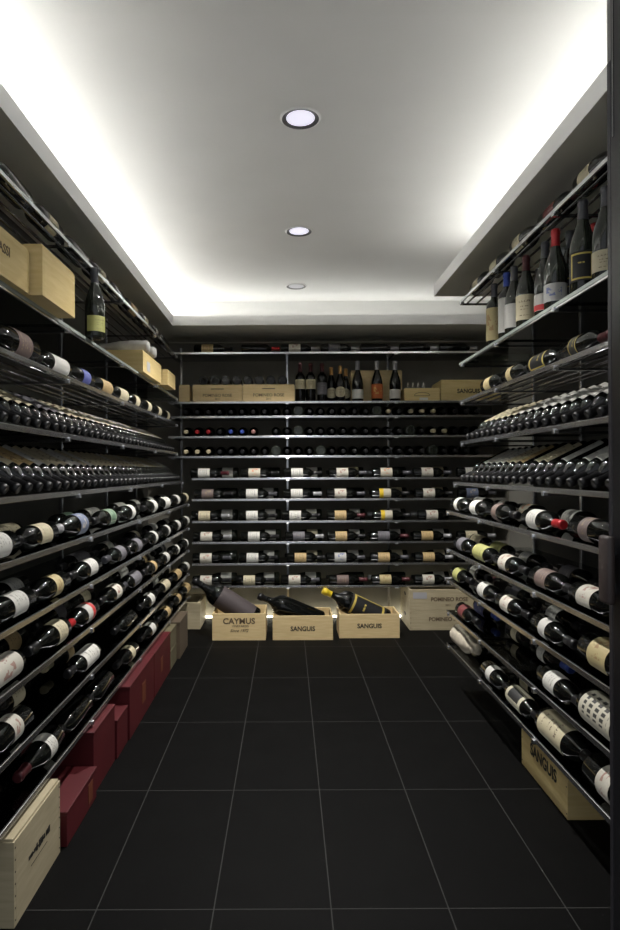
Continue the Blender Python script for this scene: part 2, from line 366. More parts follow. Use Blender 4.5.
def label_mesh(name, r, z0, z1, ang, oval=False):
    bm = bmesh.new(); uvl = bm.loops.layers.uv.new('UVMap'); n = 16; k = 8 if oval else 1; g = []
    for i in range(n+1):
        u = i/n; a = math.radians(-ang+2*ang*u)
        zz = [(z0+z1)/2+(z1-z0)*(v/k-.5)*(math.sqrt(max(0,1-(2*u-1)**2)) if oval else 1) for v in range(k+1)]
        g.append([(bm.verts.new((r*math.cos(a), r*math.sin(a), z)), u, (z-z0)/(z1-z0)) for z in zz])
    for i in range(n):
        for v in range(k):
            q = [g[i][v], g[i+1][v], g[i+1][v+1], g[i][v+1]]
            f = bm.faces.new([x[0] for x in q])
            for lp, x in zip(f.loops, q): lp[uvl].uv = (x[1], x[2])
    bm.normal_update(); me = bpy.data.meshes.new(name); bm.to_mesh(me); bm.free()
    for p in me.polygons: p.use_smooth = True
    me.materials.append(None); return me
MESH = {}
LV = dict(front=(.10,.44,62,0), std=(.20,.50,82,0), tall=(.08,.60,86,0), low=(.08,.30,80,0), high=(.34,.58,80,0), oval=(.15,.52,75,1), strip=(.25,.45,100,0))
for k, P in PROF.items():
    c0, c1 = P['cap']
    body = [q for q in P['p']]
    MESH[k, 'body'] = lathe_mesh('wine_bottle', body)
    cp = [(rad_at(P['p'], c0)+.0006, c0)] + [(r+.0007, z) for r, z in P['p'] if z > c0+.003] + [(P['p'][-1][0]-.004, c1)]
    MESH[k, 'cap'] = lathe_mesh('foil_capsule', cp, False, True)
    for v, (a, b, an, ov) in LV.items():
        if k == 'burgundy' and v in ('std','oval'): a, b = .14, .42
        if k == 'burgundy' and v == 'high': a, b = .25, .44
        if k in ('burgundy','champagne') and v == 'front': a, b = .1, .42
        if k == 'burgundy' and v == 'tall': a, b = .08, .43
        if k == 'champagne' and v in ('std','tall','high','oval','strip'): a, b = .12, .38
        MESH[k, 'label', v] = label_mesh('paper_label', P['r']+.0007, a*P['h'], b*P['h'], an, bool(ov))

PROTO = {}
def proto(k, v):
    if (k, v) in PROTO: return PROTO[k, v]
    o = bpy.data.objects.new('wine_bottle', MESH[k, 'body']); ch = [bpy.data.objects.new('foil_capsule', MESH[k, 'cap'])]
    if v: ch.append(bpy.data.objects.new('paper_label', MESH[k, 'label', v]))
    for x in [o]+ch: x.material_slots[0].link = 'OBJECT'
    PROTO[k, v] = (o, ch); return PROTO[k, v]

BOT = []
def frame(zax, xhint):
    z = Vector(zax).normalized(); x = Vector(xhint); x = (x - z*x.dot(z)).normalized(); y = z.cross(x)
    return Matrix((x, y, z)).transposed().to_4x4()
def bottle(kind, base, zax, xhint, label, group, lb='white', lv='std', cap='black', glass='glassdark', vis=1.0, sc=1.0):
    """base = world position of the centre of the bottle's foot"""
    M4 = Matrix.Translation(base) @ frame(zax, xhint) @ Matrix.Diagonal((sc, sc, sc, 1))
    mid = M4 @ Vector((0,0,PROF[kind]['h']/2))
    px = VX+mid.x/mid.y*F
    BOT.append(dict(k=kind, m=M4, lab=label, g=group, lb=lb, lv=lv if lb else None, cap=cap, gl=glass,
                    size=vis*PROF[kind]['h']*sc/max(mid.y, .5)))
def O(i):
    return ORD[i] if i < 10 else ['eleventh','twelfth','thirteenth','fourteenth','fifteenth','sixteenth','seventeenth','eighteenth','nineteenth','twentieth',
      'twenty-first','twenty-second','twenty-third','twenty-fourth','twenty-fifth','twenty-sixth','twenty-seventh','twenty-eighth','twenty-ninth','thirtieth',
      'thirty-first','thirty-second','thirty-third','thirty-fourth','thirty-fifth','thirty-sixth','thirty-seventh','thirty-eighth','thirty-ninth','fortieth'][i-10]
def desc(lb): return LB[lb][3] if lb else 'unlabelled'
def row_along(s, h, xc, items, where, group, vis=1, ang=38, xm=None, end=None, fix=False):
    """bottles lying along a side wall, neck to the camera. items: (px of label, label, kind, capsule)"""
    last = None; n = 0
    for it in items:
        px, lb, kind, cap = (list(it)+['bordeaux','black'][len(it)-2:])[:4] if len(it) < 4 else it
        P = PROF[kind]; x = s*xc; lc = .34*P['h']
        y = xc*F/abs(px-VX) if px > 5 or px == 0 else xc*F/abs(px-VX)
        yb = y+lc
        if last is not None: yb = max(yb, last+P['h']+.006)
        if end and yb > end: continue
        last = yb
        aa = math.radians(ang+random.uniform(-14, 14))
        a = '%s wine bottle, %s from the camera, %s' % (desc(lb), O(n), where)
        bottle(kind, (x+s*(P['r']-.0375)+random.uniform(-.003,.003), yb, h+P['r']+.001), (random.uniform(-.02,.02),-1,0), (-s*math.cos(aa),0,math.sin(aa)), a, group,
               lb, random.choice(['std','std','tall','strip']) if lb not in ('script','blackcream') else 'tall', cap, vis=vis)
        n += 1
W, Cc, T = 'white', 'cream', 'tan'
b, g_, mg = 'bordeaux', 'burgundy', 'magnum'
# left rack, five rows of horizontal bottles
LR = dict(
 r1=[(-8,W,b,'black'),(36,Cc,b,'black'),(74,'blue',g_,'silver'),(106,'green',b,'black'),(127,W,b,'black'),(150,W,b,'black'),(163,W,b,'black'),(174,W,b,'black'),(183,Cc,b,'black')],
 r2=[(10,W,b,'black'),(47,'goldcrest',b,'black'),(86,W,b,'black'),(116,'lav',b,'steel'),(133,'lav',b,'steel'),(150,W,b,'black'),(164,W,b,'black'),(175,W,b,'black'),(184,W,b,'black')],
 r3=[(-2,'crest',b,'wine'),(50,Cc,g_,'black'),(82,'redband',b,'red'),(112,'crest',b,'black'),(131,'lav',b,'steel'),(149,'tan',b,'black'),(162,W,b,'black'),(174,W,b,'black'),(183,W,b,'black')],
 r4=[(6,'crest',b,'black'),(84,W,b,'black'),(124,None,b,'black'),(147,W,b,'black'),(162,Cc,b,'black'),(174,'tan',b,'black'),(183,W,b,'black')],
 r5=[(43,W,g_,'wine'),(72,None,b,'black'),(98,None,b,'black'),(127,Cc,b,'black'),(148,W,b,'black'),(163,'tan',b,'black'),(175,'tan',b,'black'),(184,'tan',b,'black')])
LR2 = dict(
 r1=[(0,Cc,b,'black'),(64,'green',b,'black'),(88,W,b,'black'),(116,W,b,'black'),(133,W,b,'black'),(148,W,b,'black'),(160,W,b,'black')],
 r2=[(6,W,b,'black'),(76,'lav',b,'black'),(104,W,b,'black'),(132,Cc,b,'black'),(150,W,b,'black'),(163,W,b,'black')],
 r3=[(4,'tan',b,'black'),(52,'lav',b,'black'),(78,Cc,b,'black'),(118,W,b,'black'),(140,'tan',b,'black'),(158,W,b,'black')],
 r4=[(8,Cc,b,'wine'),(62,'tan',b,'cream'),(150,W,b,'black'),(165,Cc,b,'black')],
 r5=[(15,'redbrown',b,'wine'),(150,W,b,'black')])
RR = dict(
 r1=[(463,W),(484,'white'),(501,'brown'),(541,'white',b,'red'),(594,'mauve',b,'pink')],
 r2=[(465,'lav'),(485,'yellow'),(510,'crest'),(549,'brown'),(594,'crest',b,'pink')],
 r3=[(461,'yellow'),(487,W),(511,'crest'),(551,'plainwhite'),(606,'goldcrest',mg,'black')],
 r4=[(467,'redbrown'),(562,'white'),(606,'script',mg,'black')],
 r5=[(494,'plainwhite'),(520,'blackcream'),(557,'cream',mg,'black'),(612,'crest',mg,'black')])
RR2 = dict(r1=[(483,W),(505,W),(530,'orange'),(576,'white')], r2=[(480,Cc),(502,'yellow'),(530,W),(572,'lav')], r3=[(478,W),(520,'lav'),(560,W)],
 r4=[(484,'deepblue',b,'blue'),(520,Cc),(548,W,b,'blue')], r5=[(530,Cc)])
NM = dict(r1='fifth lowest', r2='fourth lowest', r3='third lowest', r4='second lowest', r5='lowest')
for k in NM:
    row_along(-1, HL[k], .80, LR[k], '%s left shelf, front row' % NM[k], 'bottles lying in the front rows of the left rack')
    row_along(-1, HL[k], .91, LR2[k], '%s left shelf, rear row' % NM[k], 'bottles lying in the rear rows of the left rack', vis=.45, end=4.8)
    f = lambda rows: [(t[0], t[1], t[2] if len(t) > 2 else b, t[3] if len(t) > 3 else 'black') for t in sorted(rows, key=lambda q: -q[0])]
    row_along(1, HR[k], .925, f(RR[k]), '%s right shelf, front row' % NM[k], 'bottles lying in the front rows of the right rack')
    row_along(1, HR[k], 1.04, f(RR2[k]), '%s right shelf, rear row' % NM[k], 'bottles lying in the rear rows of the right rack', vis=.45)
# rod shelves above eye level
row_along(-1, HL['rods'], .885, [(16,'brown',mg,'black'),(52,'plainwhite',b,'black'),(76,'deepblue',b,'black'),(92,'tan',b,'black'),(111,'cream',b,'black'),(127,'cream',b,'black'),(140,'cream',b,'black'),(151,'cream',b,'black'),(160,'cream',b,'black')],
          'rod shelf under the left glass shelf', 'bottles lying on the left rod shelf', ang=15)
row_along(1, HR['rods'], 1.005, [(582,'blackgold',b,'wine'),(546,'blackgold',b,'black'),(517,'goldcrest',b,'black'),(495,'goldcrest',b,'black')], 'rod shelf under the right glass shelf', 'bottles lying on the right rod shelf', ang=15)
row_along(-1, HL['top'], .90, [(10,None,b,'black'),(28,'cream',b,'black'),(60,None,b,'black'),(84,'cream',b,'black'),(108,None,b,'black'),(124,'tan',b,'black'),(138,'cream',b,'black'),(152,'white',b,'silver'),(160,None,b,'silver')], 'topmost left shelf', 'bottles lying on the topmost left shelf', ang=20, vis=.8)
row_along(1, HR['top'], 1.02, [(598,'cream',g_,'black'),(570,'redbrown',b,'wine'),(537,'cream',g_,'black'),(512,'cream',g_,'black'),(490,'cream',b,'black')], 'topmost right shelf', 'bottles lying on the topmost right shelf', ang=35, vis=.8)

# neck-out slanted rows
def slant_row(s, h, xf, y0, y1, where, group, pal, tilt=26):
    t = math.radians(tilt); y = y0; n = 0; st = .086
    while y < y1:
        lb = pal(n); P = PROF['bordeaux']
        z = Vector((-s*math.cos(t), 0, -math.sin(t)))
        neck = Vector((s*(xf+.020), y, h+.0205+.004))
        base = neck - z*P['h']
        j = random.uniform(-.25,.25)
        bottle('bordeaux', base+Vector((0,random.uniform(-.001,.001),0)), z, (0,j,1), '%s neck-out wine bottle, %s from the camera, %s' % (desc(lb), O(n), where), group, lb, 'tall', 'black', vis=.55)
        y += st; n += 1
pA = lambda n: 'cream' if n < 9 else ('lav' if n < 12 else random.choice(['white','cream','white']))
pB = lambda n: 'white' if n < 5 else ('tan' if n in (6,7) else random.choice(['cream','white','cream']))
slant_row(-1, HL['ta'], XLU, 1.66, 4.78, 'upper slanted left row', 'slanted bottles on the upper left neck-out shelf', pA)
slant_row(-1, HL['tb'], XLU-.04, 1.66, 4.78, 'lower slanted left row', 'slanted bottles on the lower left neck-out shelf', pB)
slant_row(1, HR['ta'], XRU, 1.80, 3.46, 'upper slanted right row', 'slanted bottles on the upper right neck-out shelf', lambda n: 'white' if n < 14 else 'cream')
slant_row(1, HR['tb'], XRU-.04, 1.76, 3.46, 'lower slanted right row', 'slanted bottles on the lower right neck-out shelf', lambda n: ['cream','cream','white','white','white','white',None,'white',None,'cream','cream',None,'tan'][n % 13])

# back wall, necks outward
rings = {0:(302,372.6), 1:(304,406.6), 2:(272,316,430.5)}
capr = {0:{386:'cream',407.5:'cream',418:'cream',428.6:'cream'}, 1:{191:'cream',202:'red',214:'red',226:'blue',237:'blue',248:'pink',259:'pink',430:'cream',441:'cream'}, 2:{184:'cream',192:'cream',203:'cream'}}
for r, py in enumerate((416,436,456)):
    h = hb(py); n = 0
    for i in range(27):
        px = 186+11.25*i
        if r == 1 and 262 < px < 276: continue
        x = (px-VX)*4.9/F; rg = any(abs(px-q) < 5.7 for q in rings[r]); cp = 'black'
        for q, c in capr[r].items():
            if abs(px-q) < 5.7: cp = c
        wh = ['uppermost','middle','lowermost'][r]+' neck row of the back wall'
        if rg: bottle('burgundy', (x, BY+.03, h+.0415), (0,1,0), (0,0,1), 'dark bottle turned base outward, %s from the left, %s' % (O(n).replace('nearest','first'), wh), 'neck-out bottles on the back wall', None, None, 'black', 'glasssmoke', vis=.5)
        else:
            t = math.radians(3); z = Vector((0,-math.cos(t),-math.sin(t))); P = PROF['bordeaux']; base = Vector((x, BY+.020, h+.036)) - z*P['h']
            bottle('bordeaux', base, z, (0,0,1), '%s-capped dark bottle, %s from the left, %s' % (cp, O(n).replace('nearest','first'), wh), 'neck-out bottles on the back wall', None, None, cp, vis=.3)
        n += 1
# back wall, lying with labels to the front
rowsB = [(478,[(204.4,W),(254.6,'orange'),(297,W),(342,'crest'),(385.8,'orange'),(426.4,'crest'),(470,W)]),
 (499,[(208,'mauve'),(252,W),(296.6,W),(340,'crest'),(384.4,'amber'),(428,'crest'),(471,'blue')]),
 (521,[(204.7,Cc),(252,W),(295,W),(340,T),(385.8,'amber'),(431,'crest'),(474,W)]),
 (542,[(206.6,'crest'),(253.8,W),(298.5,'lav'),(340.6,T),(383,'lav'),(426,T),(470,Cc)]),
 (563.5,[(206,'crest'),(252.4,W),(300,'tan'),(339.7,'bluemark'),(383,T),(427.5,T),(470,W)]),
 (586,[(206,'crest'),(249,Cc),(294,'crest'),(342,'brown'),(384.4,'goldcrest'),(427,'crest'),(470,Cc)])]
for r, (py, its) in enumerate(rowsB):
    h = hb(py); rn = ['highest','second highest','third highest','third lowest','second lowest','lowest'][r]
    lastx = -9
    for n, (px, lb) in enumerate(its):
        x = (px-VX)*4.92/F; xb = max(x-.105, lastx+.306); lastx = xb
        bottle('bordeaux', (xb, BY+.055, h+.0385), (1,0,0), (0,-1,.25+random.uniform(-.2,.3)), '%s bottle lying sideways, %s from the left, %s labelled row of back wall' % (desc(lb), O(n).replace('nearest','first'), rn),
               'bottles lying sideways on the back wall', lb, 'std', random.choice(['black','black','silver','steel','wine']), vis=1.25)
    for n in range(6):
        x = -.55+.335*n+random.uniform(-.01,.01)
        bottle('burgundy', (x+.15, BY+.15, h+.042), (-1,0,0), (0,-1,.3), 'rear-row bottle lying sideways, %s from the left, %s labelled row of back wall' % (O(n).replace('nearest','first'), rn),
               'bottles lying sideways in the rear rows of the back wall', random.choice([W,Cc,None]), 'std', random.choice(['silver','black']), 'glasssmoke', vis=.2)
# thin row on top of the topmost back shelf
for n, (px, lb, cp) in enumerate([(208,'tan','black'),(255,None,'red'),(290,'crest','silver'),(330,'lav','silver'),(356,None,'silver'),(398,None,'silver'),(440,None,'silver')]):
    x = (px-VX)*4.95/F
    if n: x = max(x, lx+.31)
    lx = x
    bottle('bordeaux', (x-.1, BY+.07, hb(352)+.0385), (1,0,0), (0,-1,.2), '%s bottle lying under the back soffit, %s from the left' % (desc(lb), O(n).replace('nearest','first')), 'bottles on the topmost back shelf', lb, 'std', cp, vis=1)
# upright bottles on the back shelf
hG = hb(401.5)
S = [(300.6,b,'cream','high','wine','first'), (311,b,'cream','high','wine','second'), (322.5,b,'lav','std','wine','third'), (331.6,g_,'cream','oval','gold','fourth'), (340.5,g_,'cream','oval','gold','fifth')]
for px, kd, lb, lv, cp, nm in S:
    y = 5.045 if px == 331.6 else 4.97; bottle(kd, ((px-VX)*y/F, y, hG+.001), (0,0,1), (0,-1,0), '%s upright bottle with %s capsule, %s from the left on the back shelf' % (desc(lb), cp, nm), 'upright bottles on the back wall shelf', lb, lv, cp, vis=2, sc=1.04 if kd == b else .98)
bottle(g_, ((346-VX)*5.07/F, 5.07, hG+.001), (0,0,1), (-.2,-1,0), 'cream-labelled upright bottle with gold capsule, half hidden beside the flat wooden case', 'upright bottles on the back wall shelf', 'cream', 'oval', 'gold', vis=2, sc=.96)
for px, lb, nm in ((358,'plainwhite','left'), (377.4,'sun','middle'), (395.4,'plainwhite','right')):
    bottle('burgundy', ((px-VX)*4.95/F, 4.95, hG+.001), (0,0,1), (0,-1,0), '%s burgundy bottle with silver neck, %s of three before the flat wooden case' % (desc(lb), nm), 'upright burgundy bottles before the wooden case', lb, 'tall' if lb == 'sun' else 'low', 'silver', vis=2, sc=1.09)
# bottles lying on the wooden cases of the back shelf
for n, px in enumerate((203.5,215,226,237,248,259.5,271,283)):
    y = 4.93; rg = n in (1,)
    bottle('burgundy' if rg else 'bordeaux', ((px-VX)*y/F, y, hG+.1375+(.041 if rg else .0375)), (0,1,0), (0,0,1), 'dark bottle lying base outward on the back wooden cases, %s from the left' % O(n).replace('nearest','first'), 'bottles lying on the back wooden cases', None, None, 'black', 'glasssmoke' if rg else 'glassdark', vis=1.3)
# upright bottles on the right glass shelf
hg = HR['glass']
for i, (px, x, kd, lb, lv, cp, gl, nm) in enumerate([
  (495,1.0,b,'goldcrest','tall','steel','glasssmoke','tall tan label and dark neck, farthest'),
  (507.5,1.0,b,'plainwhite','tall','blue','glasssmoke','bright blue capsule'),
  (515,1.0,g_,'plainwhite','tall','steel','glasssmoke','white label, just right of the blue-capped one'),
  (527,1.0,g_,'cream','tall','wine','glasssmoke','cream label and dark red capsule'),
  (546,1.015,g_,'redband','low','steel','glasssmoke','white and red label beside the bright red-capped one'),
  (556.5,1.0,g_,'bluemark','low','red','glasssmoke','bright red capsule and blue print'),
  (571,1.08,g_,'blackgold','front','steel','glasssmoke','gold-framed black label, left one of the pair'),
  (584,1.0,g_,'blackgold','front','steel','glasssmoke','gold-framed black label, right one of the pair'),
  (607,1.01,g_,'cream','low','steel','glasssmoke','partly cut off by the door frame')]):
    y = x*F/(px-VX); bottle(kd, (x, y, hg+.001), (0,0,1), (-.55,-.83,0), 'upright bottle on the right glass shelf, %s' % nm, 'upright bottles on the right glass shelf', lb, lv, cp, gl, vis=2, sc=1.05 if i in (6, 7) else 1)
for i, (px, cp, nm) in enumerate([(521,'wine','dark red capsule, behind the blue-capped one'), (540,'steel','behind the cream-labelled one'), (566,'silver','behind the gold-framed pair'), (596,'red','bright red capsule, behind the gold-framed pair')]):
    x = 1.12; y = x*F/(px-VX); bottle(g_, (x, y, hg+.001), (0,0,1), (-.75,-.66,0), 'rear upright bottle on the right glass shelf, %s' % nm, 'upright bottles on the right glass shelf', random.choice([W,Cc]), 'low', cp, 'glassdark', vis=1.5)
bottle(g_, (-.812, 2.66, HL['glass']+.001), (0,0,1), (.75,-.66,0), 'single upright dark bottle with pale green label on the left glass shelf', None, 'yellow', 'low', 'steel', 'glasssmoke', vis=3)
bottle(b, (-.98, 2.50, HL['glass']+.001), (0,0,1), (.75,-.66,0), 'upright bottle behind the pale-green-labelled one on the left glass shelf', None, 'yellow', 'low', 'black', 'glassdark', vis=3)
# large-format bottles lying in the floor crates
def big(p0, p1, y, lb, cap, label):       # p0 neck tip pixel, p1 foot
    A = Vector(((p0[0]-VX)*y/F, y-.02, CH-(p0[1]-VY)*y/F)); Bv = Vector(p1); d = (A-Bv).normalized()
    bottle('jeroboam', Bv, d, (0,-1,.35), label, None, lb, 'tall', cap, 'glassdark', vis=9, sc=(A-Bv).length/.53)

# crates first (needed for positions)
def text_mesh(txt, size, italic=False):
    cu = bpy.data.curves.new('t', 'FONT'); cu.body = txt; cu.size = size; cu.align_x = 'CENTER'; cu.align_y = 'CENTER'; cu.extrude = .0004; cu.offset = size*(.028 if size > .04 else .01)
    if italic: cu.shear = .4
    cu.resolution_u = 3
    o = bpy.data.objects.new('t', cu); COL.objects.link(o)
    dg = bpy.context.evaluated_depsgraph_get(); dg.update()
    me = bpy.data.meshes.new_from_object(o.evaluated_get(dg)); bpy.data.objects.remove(o); me.materials.clear(); return me
def lettering(parent, txt, size, pos, rot, m, wscale=1, italic=False, name='printed_lettering'):
    me = text_mesh(txt, size, italic); me.materials.append(m); o = bpy.data.objects.new(name, me); link(o, parent)
    o.location = pos; o.rotation_euler = rot; o.scale = (wscale, 1, 1); return o
FRONT = (PI/2, 0, 0)
def crate(name, x0, x1, y0, y1, z0, h, m, label, cat, open_top=True, texts=(), nails=None, face='front', th=.012, group=None, holes=False, slide=False):
    """wooden wine case. face = 'front' (-Y), 'left' (-X), 'right' (+X): the side carrying the print"""
    cx, cy = (x0+x1)/2, (y0+y1)/2; t = thing(name, (cx, cy, z0)); w, d = (x1-x0)/2, (y1-y0)/2
    bm = bmesh.new()
    add_box(bm, -w, w, -d, -d+th, 0, h, .0012); add_box(bm, -w, w, d-th, d, 0, h, .0012)
    add_box(bm, -w, -w+th, -d+th, d-th, 0, h, .0012); add_box(bm, w-th, w, -d+th, d-th, 0, h, .0012)
    add_box(bm, -w+th, w-th, -d+th, d-th, .0, .010)
    build('box_sides', bm, M[m], t)
    if not open_top:
        bm = bmesh.new(); add_box(bm, -w+.004, w-.004, -d+.004, d-.004, h-.0005, h+.0075, .0012); build('lid', bm, M[m], t)
    bm = bmesh.new(); any_ = False
    def dot(p, ax):
        q = Matrix.Rotation(PI/2, 4, ax) if ax != 'Z' else Matrix.Identity(4)
        bmesh.ops.create_cone(bm, cap_ends=True, segments=8, radius1=.0028, radius2=.0028, depth=.001, matrix=Matrix.Translation(p) @ q)
    nn = nails or 0
    for i in range(nn):
        z = .018+(h-.036)*i/max(1, nn-1); any_ = True
        if face == 'front':
            dot((-w+.008, -d-.0002, z), 'X'); dot((w-.008, -d-.0002, z), 'X')
        else:
            xx = (-w-.0002) if face == 'left' else w+.0002
            dot((xx, -d+.008, z), 'Y'); dot((xx, d-.008, z), 'Y')
    if any_: build('nail_heads', bm, M['nail'], t)
    else: bm.free()
    if holes:
        bm = bmesh.new(); bmesh.ops.create_uvsphere(bm, u_segments=12, v_segments=8, radius=1, matrix=Matrix.Translation((-w-.0002, 0, h*.6)) @ Matrix.Diagonal((.0015, .04, .014, 1))); build('hand_hole', bm, M['nail'], t)
    for tx in texts:
        txt, size, u, v, ink = tx[:5]; ws = tx[5] if len(tx) > 5 else 1; it = tx[6] if len(tx) > 6 else False
        if face == 'front': lettering(t, txt, size, (u*w, -d-.0006, v*h), FRONT, M[ink], ws, it)
        elif face == 'left': lettering(t, txt, size, (-w-.0006, -u*d, v*h), (PI/2, 0, -PI/2), M[ink], ws, it)
        else: lettering(t, txt, size, (w+.0006, u*d, v*h), (PI/2, 0, PI/2), M[ink], ws, it)
    tag(t, label, cat, group); return t
FG = 'wooden wine cases on the floor'
crate('wine_crate', -.548, -.162, 4.535, 4.84, 0, .193, 'wood', 'open pine case printed CAYMUS on the floor with a tilted large bottle', 'wine crate', True,
      [('CAYMUS', .058, 0, .71, 'inkpale', 1.02), ('VINEYARDS', .021, .05, .53, 'inkpale', 1.1), ('Since 1972', .030, 0, .36, 'inkpale', 1, True)], group=FG)
crate('wine_crate', -.112, .323, 4.535, 4.82, 0, .175, 'wood', 'open pine case printed SANGUIS in the centre of the floor', 'wine crate', True, [('SANGUIS', .046, 0, .46, 'ink', .95)], group=FG)
crate('wine_crate', .372, .812, 4.58, 4.84, 0, .175, 'wood', 'open pine case printed SANGUIS holding the yellow-capped large bottle', 'wine crate', True, [('SANGUIS', .046, 0, .50, 'ink', .95)], group=FG)
crate('wine_crate', .928, 1.46, 4.80, 5.18, 0, .150, 'wood3', 'lower pine case of the two stacked at the right of the back wall', 'wine crate', True, [('POMINEO ROSE', .042, .08, .55, 'inkpale', .95)], nails=4, holes=True, group=FG)
c = crate('wine_crate', .928, 1.46, 4.80, 5.18, .151, .160, 'wood3', 'upper open pine case of the two stacked, with a pale paper sticker', 'wine crate', True, [('POMINEO ROSE', .042, .14, .52, 'inkpale', .95), ('2011', .02, .1, .25, 'inkpale', 1)], holes=True, group=FG)
box('paper_sticker', -.24, -.135, -.1912, -.1902, .09, .138, mat('sticker', (.42,.42,.44), .6), c)
crate('wine_crate', -.985, -.68, 4.86, 5.20, 0, .205, 'wood3', 'open pale crate on the floor in the back left corner', 'wine crate', True, th=.022, group=FG)
crate('wine_crate', -1.06, -.735, 1.68, 2.02, 0, .23, 'wood3', 'nail-studded wooden case at the lower left, nearest the camera', 'wine crate', False, nails=7, face='right', group=FG)
# illegible branded strokes on that case
bt = [o for o in bpy.data.objects if o.get('label', '').startswith('nail-studded')][0]
bm = bmesh.new()
for i in range(9):
    u = -.075+.018*i; hh = random.uniform(.010,.024)
    add_box(bm, .1625, .1632, u, u+random.uniform(.008,.017), .128-hh/2, .128+hh/2)
    if i % 2: add_box(bm, .1625, .1632, u, u+.016, .124, .129)
add_box(bm, .1625, .1632, -.06, .06, .098, .0995)
build('branded_mark', bm, M['ink'], bt)
crate('wine_crate', .97, 1.30, 2.19, 2.62, 0, .224, 'wood2', 'closed pine case printed SANGUIS under the lowest right shelf', 'wine crate', False, [('SANGUIS', .064, .02, .46, 'ink', .95)], face='left', nails=3, group=FG)
lb_ = bpy.data.objects
# cartons on the floor under the left rack
def carton(name, x0, x1, y0, y1, h, m, label, patch=None, z0=0):
    t = thing(name, ((x0+x1)/2, (y0+y1)/2, z0)); w, d = (x1-x0)/2, (y1-y0)/2
    box('carton_body', -w, w, -d, d, 0, h-.012, M[m], t, .002)
    bm = bmesh.new(); add_box(bm, -w-.002, w+.002, -d-.002, d+.002, h-.0118, h, .002); build('lid', bm, M[m], t)
    if patch: bm = bmesh.new(); add_box(bm, w+.0002, w+.0012, patch[0], patch[1], patch[2], patch[3]); build('printed_patch', bm, M['redpatch'], t)
    tag(t, label, 'carton', 'cartons on the floor under the left rack')
carton('wine_carton', -1.05, -.722, 2.045, 2.36, .115, 'red', 'low dark red carton beside the nail-studded wooden case', (.06,.11,.02,.09))
carton('wine_carton', -1.05, -.735, 2.37, 2.66, .238, 'red', 'tall red carton, nearest of the two tall ones')
carton('wine_carton', -1.05, -.728, 2.67, 2.845, .165, 'red', 'short red carton wedged between the two tall red cartons')
carton('wine_carton', -1.05, -.722, 2.86, 3.38, .242, 'red', 'tall red carton with a faint gilt patch, farther one', (-.02,.06,.07,.17))
carton('wine_carton', -1.05, -.722, 3.39, 3.85, .24, 'red', 'red carton between the gilt-patched one and the olive cartons', (-.06,0,.08,.16))
carton('wine_carton', -1.05, -.722, 3.86, 4.06, .118, 'olive', 'lower olive carton stacked under its twin by the red cartons', None)
carton('wine_carton', -1.05, -.722, 3.86, 4.06, .118, 'olive', 'upper olive carton stacked on its twin by the red cartons', None, .119)
carton('wine_carton', -1.02, -.705, 4.09, 4.41, .24, 'brown', 'dark brown carton, farthest under the left rack')

# cases on the left glass shelf
LG = HL['glass']+.001; GG = 'wooden cases on the left glass shelf'
crate('wine_crate', -1.10, -.816, 1.58, 1.995, LG, .135, 'wood2', 'wooden case at the left frame edge on the left glass shelf', 'wine crate', False, [('BASSI', .04, .1, .6, 'inkpale')], face='right', group=GG)
crate('wine_crate', -1.09, -.778, 2.005, 2.31, LG, .158, 'wood2', 'tall blank honey-coloured case jutting over the left glass shelf', 'wine crate', False, group=GG)
crate('wine_crate', -1.10, -.81, 3.54, 4.05, LG, .115, 'wood2', 'long low wooden case on the left glass shelf under wrapped bottles', 'wine crate', False, face='right', group=GG)
crate('wine_crate', -1.05, -.775, 4.09, 4.36, LG, .095, 'wood2', 'small wooden case at the far end of the left glass shelf', 'wine crate', False, face='right', nails=3, group=GG)
st = [o for o in bpy.data.objects if o.get('label', '').startswith('long low wooden')][0]
box('paper_sticker', .1452, .1462, -.16, -.08, .02, .075, mat('sticker_grey', (.5,.5,.5), .6), st)
# cases on the back shelf
BG = 'wooden cases on the back wall shelf'
hG1 = hG+.001
crate('wine_crate', -.84, -.757, 4.885, 5.2, hG1, .128, 'wood', 'partly hidden wooden case at the left end of the back shelf', 'wine crate', False, group=BG)
R1 = 'POMINEO ROSE'
c1 = crate('wine_crate', -.735, -.350, 4.885, 5.2, hG1, .127, 'wood', 'left one of two matching pine cases printed ROSE on the back shelf', 'wine crate', False, [(R1, .032, 0, .40, 'inkpale', 1), ('2011', .020, .0, .18, 'inkpale')], group=BG)
c2 = crate('wine_crate', -.346, .058, 4.875, 5.2, hG1, .127, 'wood', 'right one of two matching pine cases printed ROSE on the back shelf', 'wine crate', False, [(R1, .034, 0, .40, 'inkpale', 1), ('2011', .022, .0, .17, 'inkpale')], group=BG)
for c, d in ((c1, -.1585), (c2, -.1635)):
    bm = bmesh.new(); add_box(bm, -.05, .05, d, d+.001, .098, .104); build('handle_slot', bm, M['nail'], c)
crate('wine_crate', .514, .925, 5.06, 5.20, hG1, .262, 'wood', 'flat wooden case standing upright behind the three burgundy bottles', 'wine crate', False, group=BG)
c = crate('wine_crate', .913, 1.185, 4.89, 5.14, hG1, .095, 'wood2', 'low honey-coloured case with arched emblem on the back shelf', 'wine crate', False, group=BG)
bm = bmesh.new()
for i in range(14):
    a0, a1 = PI*i/14, PI*(i+1)/14
    for rr, zz in ((.06,.045),):
        p = Vector((rr*math.cos(a0), -.1257, zz+.4*rr*math.sin(a0))); q = Vector((rr*math.cos(a1), -.1257, zz+.4*rr*math.sin(a1))); add_rod(bm, p, q, .0018, 5)
add_box(bm, -.06, .06, -.1262, -.1252, .040, .044); build('arched_emblem', bm, M['inkpale'], c)
box('paper_sticker', -.02, .045, -.1262, -.1252, .008, .028, mat('sticker_white', (.7,.7,.68), .6), c)
